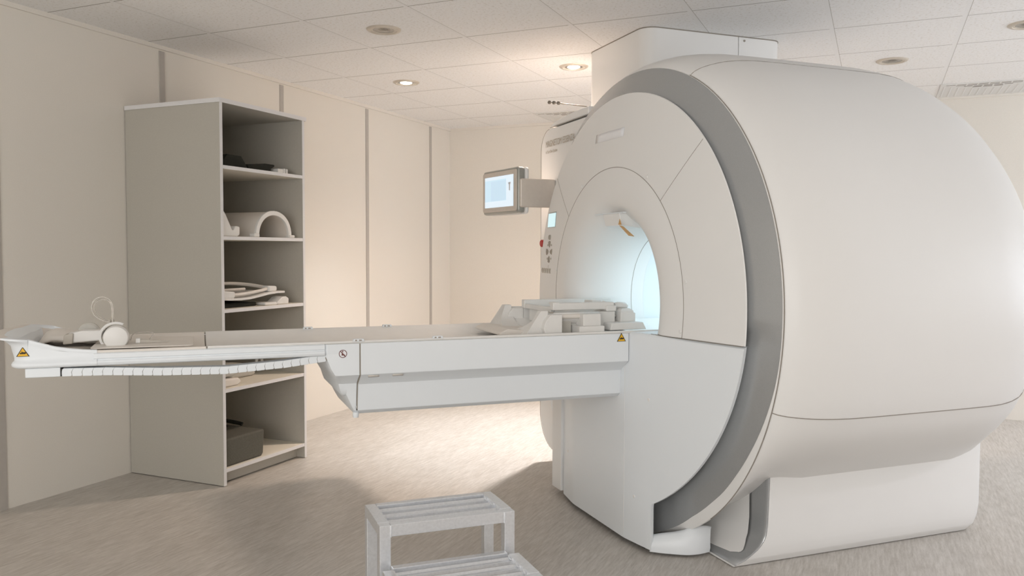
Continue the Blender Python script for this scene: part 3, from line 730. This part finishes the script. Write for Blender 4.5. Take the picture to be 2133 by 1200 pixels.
# ------------------------------------------------------------------ things on the head end of the table
TR = tag(mk('tray_plate', prism(rrect(2.285, 2.60, .385, .70, .02), .8832, .8872), M['cream'], bevel=.002), 'thin flat cream plate lying under the headphones on the table', 'plate')
TR.rotation_euler = (0, 0, A(45))
HP = root('headphones', 'white hospital headphones lying on the head end of the table', 'headphones', 2.35, .5, .888)
po = (2.35, .5, .888)
def hp(name, VF, m=None, **k): return mk(name, VF, m or M['coil'], HP, po, **k)
hp('ear_cup', lathe([(0, -.020), (.030, -.020), (.037, -.017), (.040, -.010), (.040, .016), (.036, .020), (0, .020)], (2.357, .462, .9125), 'y', 40), smooth=30)
hp('ear_pad', lathe([(.0385, 0), (.041, .004), (.041, .012), (.036, .015), (0, .015)], (2.357, .484, .9125), 'y', 40), M['cushion'])
hp('cup_gap', lathe([(.0395, 0), (.0395, .004), (0, .004)], (2.352, .4985, .9125), 'y', 40), M['black'])
band = [(2.352+.048*cos(A(a)), .513, .9125+.046*sin(A(a))) for a in range(60, 245, 12)]
rows = []
for i, p_ in enumerate(band):
    c = Vector(p_); d = (c-Vector((2.352, .513, .9125))).normalized(); w_ = .012
    rows.append([tuple(c+Vector((0, -w_, 0))+d*-.004), tuple(c+Vector((0, -w_, 0))+d*.004), tuple(c+Vector((0, w_, 0))+d*.004), tuple(c+Vector((0, w_, 0))+d*-.004)])
hp('headband', loft(rows), smooth=50)
hp('slide_arm', prism([(2.20, .892), (2.305, .899), (2.318, .935), (2.25, .935), (2.205, .925)], .505, .565, 'y'), bevel=.006, seg=3)
hp('slide_end', prism([(2.192, .890), (2.222, .892), (2.225, .928), (2.196, .922)], .498, .568, 'y'), M['grip'], bevel=.004)
hp('ear_cup', lathe([(0, -.015), (.030, -.015), (.036, -.008), (.036, .012), (0, .014)], (2.262, .60, .918), 'y', 32), M['cushion'], smooth=30)
hp('air_tube', tube(bez([(2.335, .50, .962), (2.318, .50, .966), (2.290, .50, .985), (2.281, .50, 1.015), (2.292, .50, 1.04), (2.315, .50, 1.048), (2.338, .50, 1.036), (2.346, .50, 1.008), (2.344, .50, .965)], 6), .0022, 8), M['tube'], smooth=60)
hp('air_tube', tube(bez([(2.337, .52, .962), (2.320, .52, .968), (2.294, .52, .99), (2.287, .52, 1.018), (2.30, .52, 1.034), (2.320, .52, 1.038), (2.338, .52, 1.022), (2.342, .52, .965)], 6), .0022, 8), M['tube'], smooth=60)
for s in (2.334, 2.344):
    hp('tube_fitting', lathe([(.004, 0), (.005, .004), (.005, .010), (.003, .014)], (s, .51, .957), 'z', 12), M['grip'])
hp('air_tube', tube(bez([(2.395, .55, .892), (2.405, .56, .914), (2.44, .58, .917), (2.468, .58, .912), (2.455, .57, .892)], 6), .002, 8), M['tube'], smooth=60)
hp('tube_fitting', box(2.415, 2.43, .49, .52, .888, .904), M['coil'], bevel=.002)
hp('tube_fitting', loft([[(2.43, .50+dy, .894+dz) for dy, dz in ((-.007, -.006), (.007, -.006), (.007, .006), (-.007, .006))], [(2.52, .50+dy, .8895+dz) for dy, dz in ((-.002, -.0015), (.002, -.0015), (.002, .0015), (-.002, .0015))]]), M['grip'])

def cush(k, a):
    sx = 2.085+.40*k/16; h = interp(sx, [2.085, 2.105, 2.14, 2.165, 2.18, 2.22, 2.32, 2.485], [.005, .045, .060, .057, .050, .048, .034, .012])
    return (sx, .64+.21*a/10, .867+h*(sin(pi*(a+.9)/11.8)**.45))
PD = tag(mk('head_cushion', grid([[cush(k, a) for a in range(11)] for k in range(17)]), M['cream'], smooth=70), 'cream padded cushion with a raised edge at the far end of the table', 'cushion')
PD.rotation_euler = (0, 0, A(45)); m_ = PD.modifiers.new('solid', 'SOLIDIFY'); m_.thickness = .012; m_.offset = -1

# ------------------------------------------------------------------ shelf cabinet against the left wall
y0, y1, D, CH_ = 3.21, 3.876, .6585, 1.972
CB = root('shelf_cabinet', 'tall open grey-white shelf cabinet against the left wall', 'cabinet', .33, 3.536, 0, world=True)
co = (.33, 3.536, 0)
def cb(name, VF, m=None, parent=None, **k): return mk(name, VF, m or M['melamine'], parent or CB, co, **k)
th = .018; X0 = .006
for ya in (y0, y1-th):
    o = cb('side_panel', box(X0, D-.002, ya, ya+th, 0.004, CH_-.022), smooth=0)
    cb('edge_band', box(D-.002, D, ya, ya+th, 0.004, CH_-.022), M['edge'], o, smooth=0)
o = cb('top_panel', box(X0, D+.002, y0-.004, y1+.016, CH_-.022, CH_), smooth=0)
cb('edge_band', join(box(D+.002, D+.004, y0-.004, y1+.016, CH_-.022, CH_), box(X0, D+.002, y0-.0045, y0-.004, CH_-.022, CH_)), M['strip'], o, smooth=0)
o.children[0].data.materials[0] = M['edge']
cb('back_panel', box(X0, X0+.006, y0+th, y1-th, .06, CH_-.022), M['inner'], smooth=0)
SHELF = [1.638, 1.279, .907, .4985, .088]
for z in SHELF:
    o = cb('shelf', box(X0+.006, D-.004, y0+th, y1-th, z-th, z), M['inner'], smooth=0)
    cb('edge_band', box(D-.004, D-.002, y0+th, y1-th, z-th, z), M['edge'], o, smooth=0)
cb('kick_board', box(D-.075, D-.057, y0+th, y1-th, .004, .07), smooth=0)

# things on the shelves (x depth, y along the shelf)
z = SHELF[0]+.0005
o = tag(mk('foam_wedge', prism([(3.235, z), (3.475, z), (3.455, z+.035), (3.427, z+.066), (3.325, z+.068), (3.280, z+.022), (3.235, z+.010)], .36, .60, 'x'), M['foam'], bevel=.003), 'dark angular foam wedge on the top shelf of the cabinet', 'foam wedge')
o = tag(mk('foam_support', prism([(3.48, z), (3.655, z), (3.66, z+.022), (3.69, z+.036), (3.688, z+.046), (3.614, z+.046), (3.478, z+.030)], .40, .60, 'x'), M['foam'], bevel=.004), 'flat black foam support with a lipped end beside the wedge', 'foam support')
for i, (ya, yb, h, lab) in enumerate(((3.694, 3.738, .026, 'wider white plastic block behind the lip of the black foam support'), (3.741, 3.757, .030, 'narrow white plastic peg next to the wider white block'), (3.762, 3.778, .029, 'narrow white plastic peg farther right on the top shelf'))):
    tag(mk('plastic_block', box(.50, .62, ya, yb, z, z+h), M['coil'], bevel=.003), lab, 'plastic block', 'white blocks on the top shelf')
# arch coil
z = SHELF[1]+.0005
AR = root('arch_coil', 'white arch-shaped body coil standing on the second shelf', 'MRI coil', .45, 3.64, z, world=True); ao = (.45, 3.64, z)
def arch(x0, x1, ri, ro, zs=1.0, yc=3.6465, n=20, squash=1.0):
    pts = [(yc+ro*cos(A(180*k/n))*squash, z+ro*zs*sin(A(180*k/n))**.85) for k in range(n+1)] + [(yc-ri*cos(A(180*k/n))*squash, z+ri*zs*(sin(A(180*k/n))**.85)) for k in range(n+1)]
    return prism(pts, x0, x1, 'x')
mk('front_arch', arch(.614, .63, .122, .147, 1.0), M['coil'], AR, ao, bevel=.003, smooth=40)
mk('arch_shell', arch(.26, .614, .128, .143, .99), M['cream'], AR, ao, smooth=40)
mk('side_flange', box(.60, .635, 3.480, 3.522, z, z+.020), M['coil'], AR, ao, bevel=.004); mk('side_flange', box(.60, .635, 3.772, 3.815, z, z+.016), M['coil'], AR, ao, bevel=.004)
mk('handle_block', box(.30, .50, 3.52, 3.54, z+.02, z+.06), M['coil'], AR, ao, bevel=.003)
o = tag(mk('curved_coil', prism([(3.232, z), (3.36, z), (3.376, z+.010), (3.376, z+.052), (3.345, z+.056), (3.335, z+.034), (3.322, z+.034), (3.275, z+.115), (3.232, z+.165)], .45, .63, 'x'), M['coil'], bevel=.006), 'white curved coil shell partly hidden by the cabinet side on the second shelf', 'MRI coil')
o2 = mk('rear_coil', prism([(3.37, z), (3.50, z), (3.49, z+.085), (3.39, z+.10), (3.365, z+.07)], .15, .40, 'x'), M['cream'], bevel=.008)
tag(o2, 'cream coil shell deep on the second shelf behind the curved coil', 'MRI coil')
# third shelf: loop coil on a white curved plate
z = SHELF[2]+.0005
o = tag(mk('dark_pad', box(.30, .60, 3.235, 3.53, z, z+.022), M['foam'], bevel=.005), 'dark pad under the curved plate on the third shelf', 'pad')
rows = [[(x, y, z+h) for y, h in ((3.24, .044), (3.30, .040), (3.38, .037), (3.45, .039), (3.52, .047), (3.60, .058), (3.67, .062), (3.73, .062))] for x in (.34, .45, .55, .63)]
o = tag(mk('curved_plate', grid(rows), M['coil'], solid=-.012, smooth=60, bevel=.003), 'white curved plastic plate lying over the dark pad on the third shelf', 'plate')
LC = root('loop_coil', 'cream flexible loop coil with white end pieces on the curved plate', 'MRI coil', .5, 3.42, z+.06, world=True); lo_ = (.5, 3.42, z+.06)
mk('loop', tube(bez([(.60, 3.33, z+.066), (.60, 3.42, z+.068), (.60, 3.52, z+.076), (.59, 3.62, z+.088), (.54, 3.64, z+.098), (.45, 3.60, z+.112), (.40, 3.50, z+.118), (.38, 3.36, z+.112), (.42, 3.26, z+.10)], 6), .0095, 12), M['cream'], LC, lo_, smooth=60)
mk('end_piece', prism([(3.235, z+.048), (3.335, z+.050), (3.345, z+.060), (3.342, z+.084), (3.235, z+.094)], .575, .625, 'x'), M['coil'], LC, lo_, bevel=.008, seg=3)
mk('end_piece', prism([(3.622, z+.072), (3.680, z+.072), (3.690, z+.080), (3.686, z+.102), (3.618, z+.106)], .56, .61, 'x'), M['coil'], LC, lo_, bevel=.008, seg=3)
mk('inner_fold', tube(bez([(.45, 3.25, z+.085), (.48, 3.40, z+.086), (.50, 3.55, z+.088)], 6), .008, 10), M['cream'], LC, lo_, smooth=60)
o = tag(mk('plug', join(box(.57, .635, 3.56, 3.655, z+.001, z+.016), box(.60, .635, 3.655, 3.67, z+.001, z+.010)), M['coil'], bevel=.004), 'flat white connector plug at the front of the third shelf', 'connector')
o = tag(mk('plug_block', join(prism([(3.645, z), (3.755, z), (3.757, z+.030), (3.735, z+.042), (3.70, z+.040), (3.665, z+.018)], .56, .635, 'x'), lathe([(0, 0), (.010, 0), (.010, .02), (0, .02)], (.60, 3.757, z+.018), 'y', 12)), M['coil'], bevel=.004), 'chunky white connector block right of the flat plug on the third shelf', 'connector')
# fourth shelf
z = SHELF[3]+.0005
o = tag(mk('folded_pad', prism([(3.235, z+.046), (3.35, z+.050), (3.41, z+.062), (3.44, z+.095), (3.40, z+.105), (3.235, z+.085)], .40, .60, 'x'), M['cushion'], bevel=.008, seg=3), 'beige folded pad on top of the cream pad on the fourth shelf', 'pad')
o = tag(mk('cream_pad', prism([(3.235, z), (3.36, z), (3.39, z+.015), (3.37, z+.040), (3.235, z+.044)], .38, .62, 'x'), M['cream'], bevel=.010, seg=3), 'cream rolled pad lying lowest on the fourth shelf at the left', 'pad')
o = tag(mk('grey_pillow', prism([(3.46, z), (3.66, z), (3.69, z+.012), (3.64, z+.055), (3.58, z+.080), (3.47, z+.075), (3.445, z+.04)], .25, .46, 'x'), M['cushion'], bevel=.015, seg=3), 'grey padded pillow coil in the middle of the fourth shelf', 'pillow')
rg = tube([(.40, 3.775+.026*cos(A(a)), z+.051+.040*sin(A(a))) for a in range(0, 361, 20)], .009, 10, caps=False)
o = tag(mk('ring_strap', rg, M['coil'], smooth=60), 'white loop strap standing at the right end of the fourth shelf', 'strap')
# bottom shelf
z = SHELF[4]+.0005
FB = root('foam_box', 'dark olive-grey foam box with a black band on the bottom shelf', 'foam box', .5, 3.4, z, world=True); fb = (.5, 3.4, z)
mk('block', prism([(3.232, z), (3.52, z), (3.535, z+.012), (3.545, z+.145), (3.232, z+.145)], .20, .635, 'x'), M['foam2'], FB, fb, bevel=.012, seg=3)
mk('band', tube(bez([(.25, 3.30, z+.20), (.28, 3.42, z+.20), (.33, 3.50, z+.185), (.42, 3.56, z+.158), (.46, 3.575, z+.145)], 6), [.004]*6+[.010]*30, 10)if False else tube(bez([(.25, 3.25, z+.215), (.28, 3.38, z+.20), (.33, 3.48, z+.185), (.42, 3.55, z+.160), (.46, 3.565, z+.150)], 6), .011, 10), M['foam'], FB, fb, smooth=60)
mk('upper_wedge', prism([(3.232, z+.145), (3.50, z+.145), (3.232, z+.20)], .20, .42, 'x'), M['foam'], FB, fb)

# ------------------------------------------------------------------ aluminium step stool
ZT = .385
ST = root('step_stool', 'low two-step aluminium stool with slatted treads in the foreground', 'step stool', 3.32, -.15)
so = (3.32, -.15, 0)
def st(name, VF, parent=None, m='alu', **k): return mk(name, VF, M[m], parent or ST, so, **k)
a0_, a1_, b0, b1 = 3.112, 3.545, -.200, .030      # s range, t range of upper deck
bw = .034
for s in (a0_, a1_-bw):
    for t in (b0, b1-bw):
        st('leg', box(s, s+bw, t, t+bw, .004, ZT-.001), bevel=.002)
        st('rubber_foot', box(s+.001, s+bw-.001, t+.001, t+bw-.001, 0, .004), m='foam')
def deck(zt, s0, s1, t0, t1, nb):
    hgt = .036
    st('rail', box(s0, s0+bw, t0+bw, t1-bw, zt-hgt, zt), bevel=.002); st('rail', box(s1-bw, s1, t0+bw, t1-bw, zt-hgt, zt), bevel=.002)
    st('rail', box(s0+bw, s1-bw, t0, t0+.026, zt-hgt, zt), bevel=.002); st('rail', box(s0+bw, s1-bw, t1-.026, t1, zt-hgt, zt), bevel=.002)
    gap = (t1-t0-.052)/(nb); wbar = gap*.56
    for i in range(nb):
        tc = t0+.026+gap*(i+.5)
        c = [(tc-wbar/2, zt-.020), (tc-wbar/2, zt-.008), (tc-wbar*.25, zt-.014), (tc+wbar*.25, zt-.014), (tc+wbar/2, zt-.008), (tc+wbar/2, zt-.020)]
        st('slat', prism(c, s0+bw*.6, s1-bw*.6, 'x'), bevel=.0012)
    for s in (s0+bw, s1-bw):
        for i in range(nb):
            tc = t0+.026+gap*(i+.5)
            st('weld', tube([(s, tc-wbar/2, zt-.004), (s, tc-wbar/4, zt-.010), (s, tc+wbar/4, zt-.010), (s, tc+wbar/2, zt-.004)], .0042, 8), smooth=60)
        st('weld', tube([(s, t0+.001, zt-.002), (s, t0-.0005, zt-.018), (s, t0+.001, zt-.036)], .0035, 8), smooth=60)
deck(ZT, a0_, a1_, b0, b1, 3)
LZ = .262; lt0 = b0-.235
deck(LZ, a0_, a1_, lt0, b0, 3)
for s in (a0_, a1_-bw):
    st('leg', box(s, s+bw, lt0, lt0+bw, .004, LZ-.001), bevel=.002)
    st('rubber_foot', box(s+.001, s+bw-.001, lt0+.001, lt0+bw-.001, 0, .004), m='foam')
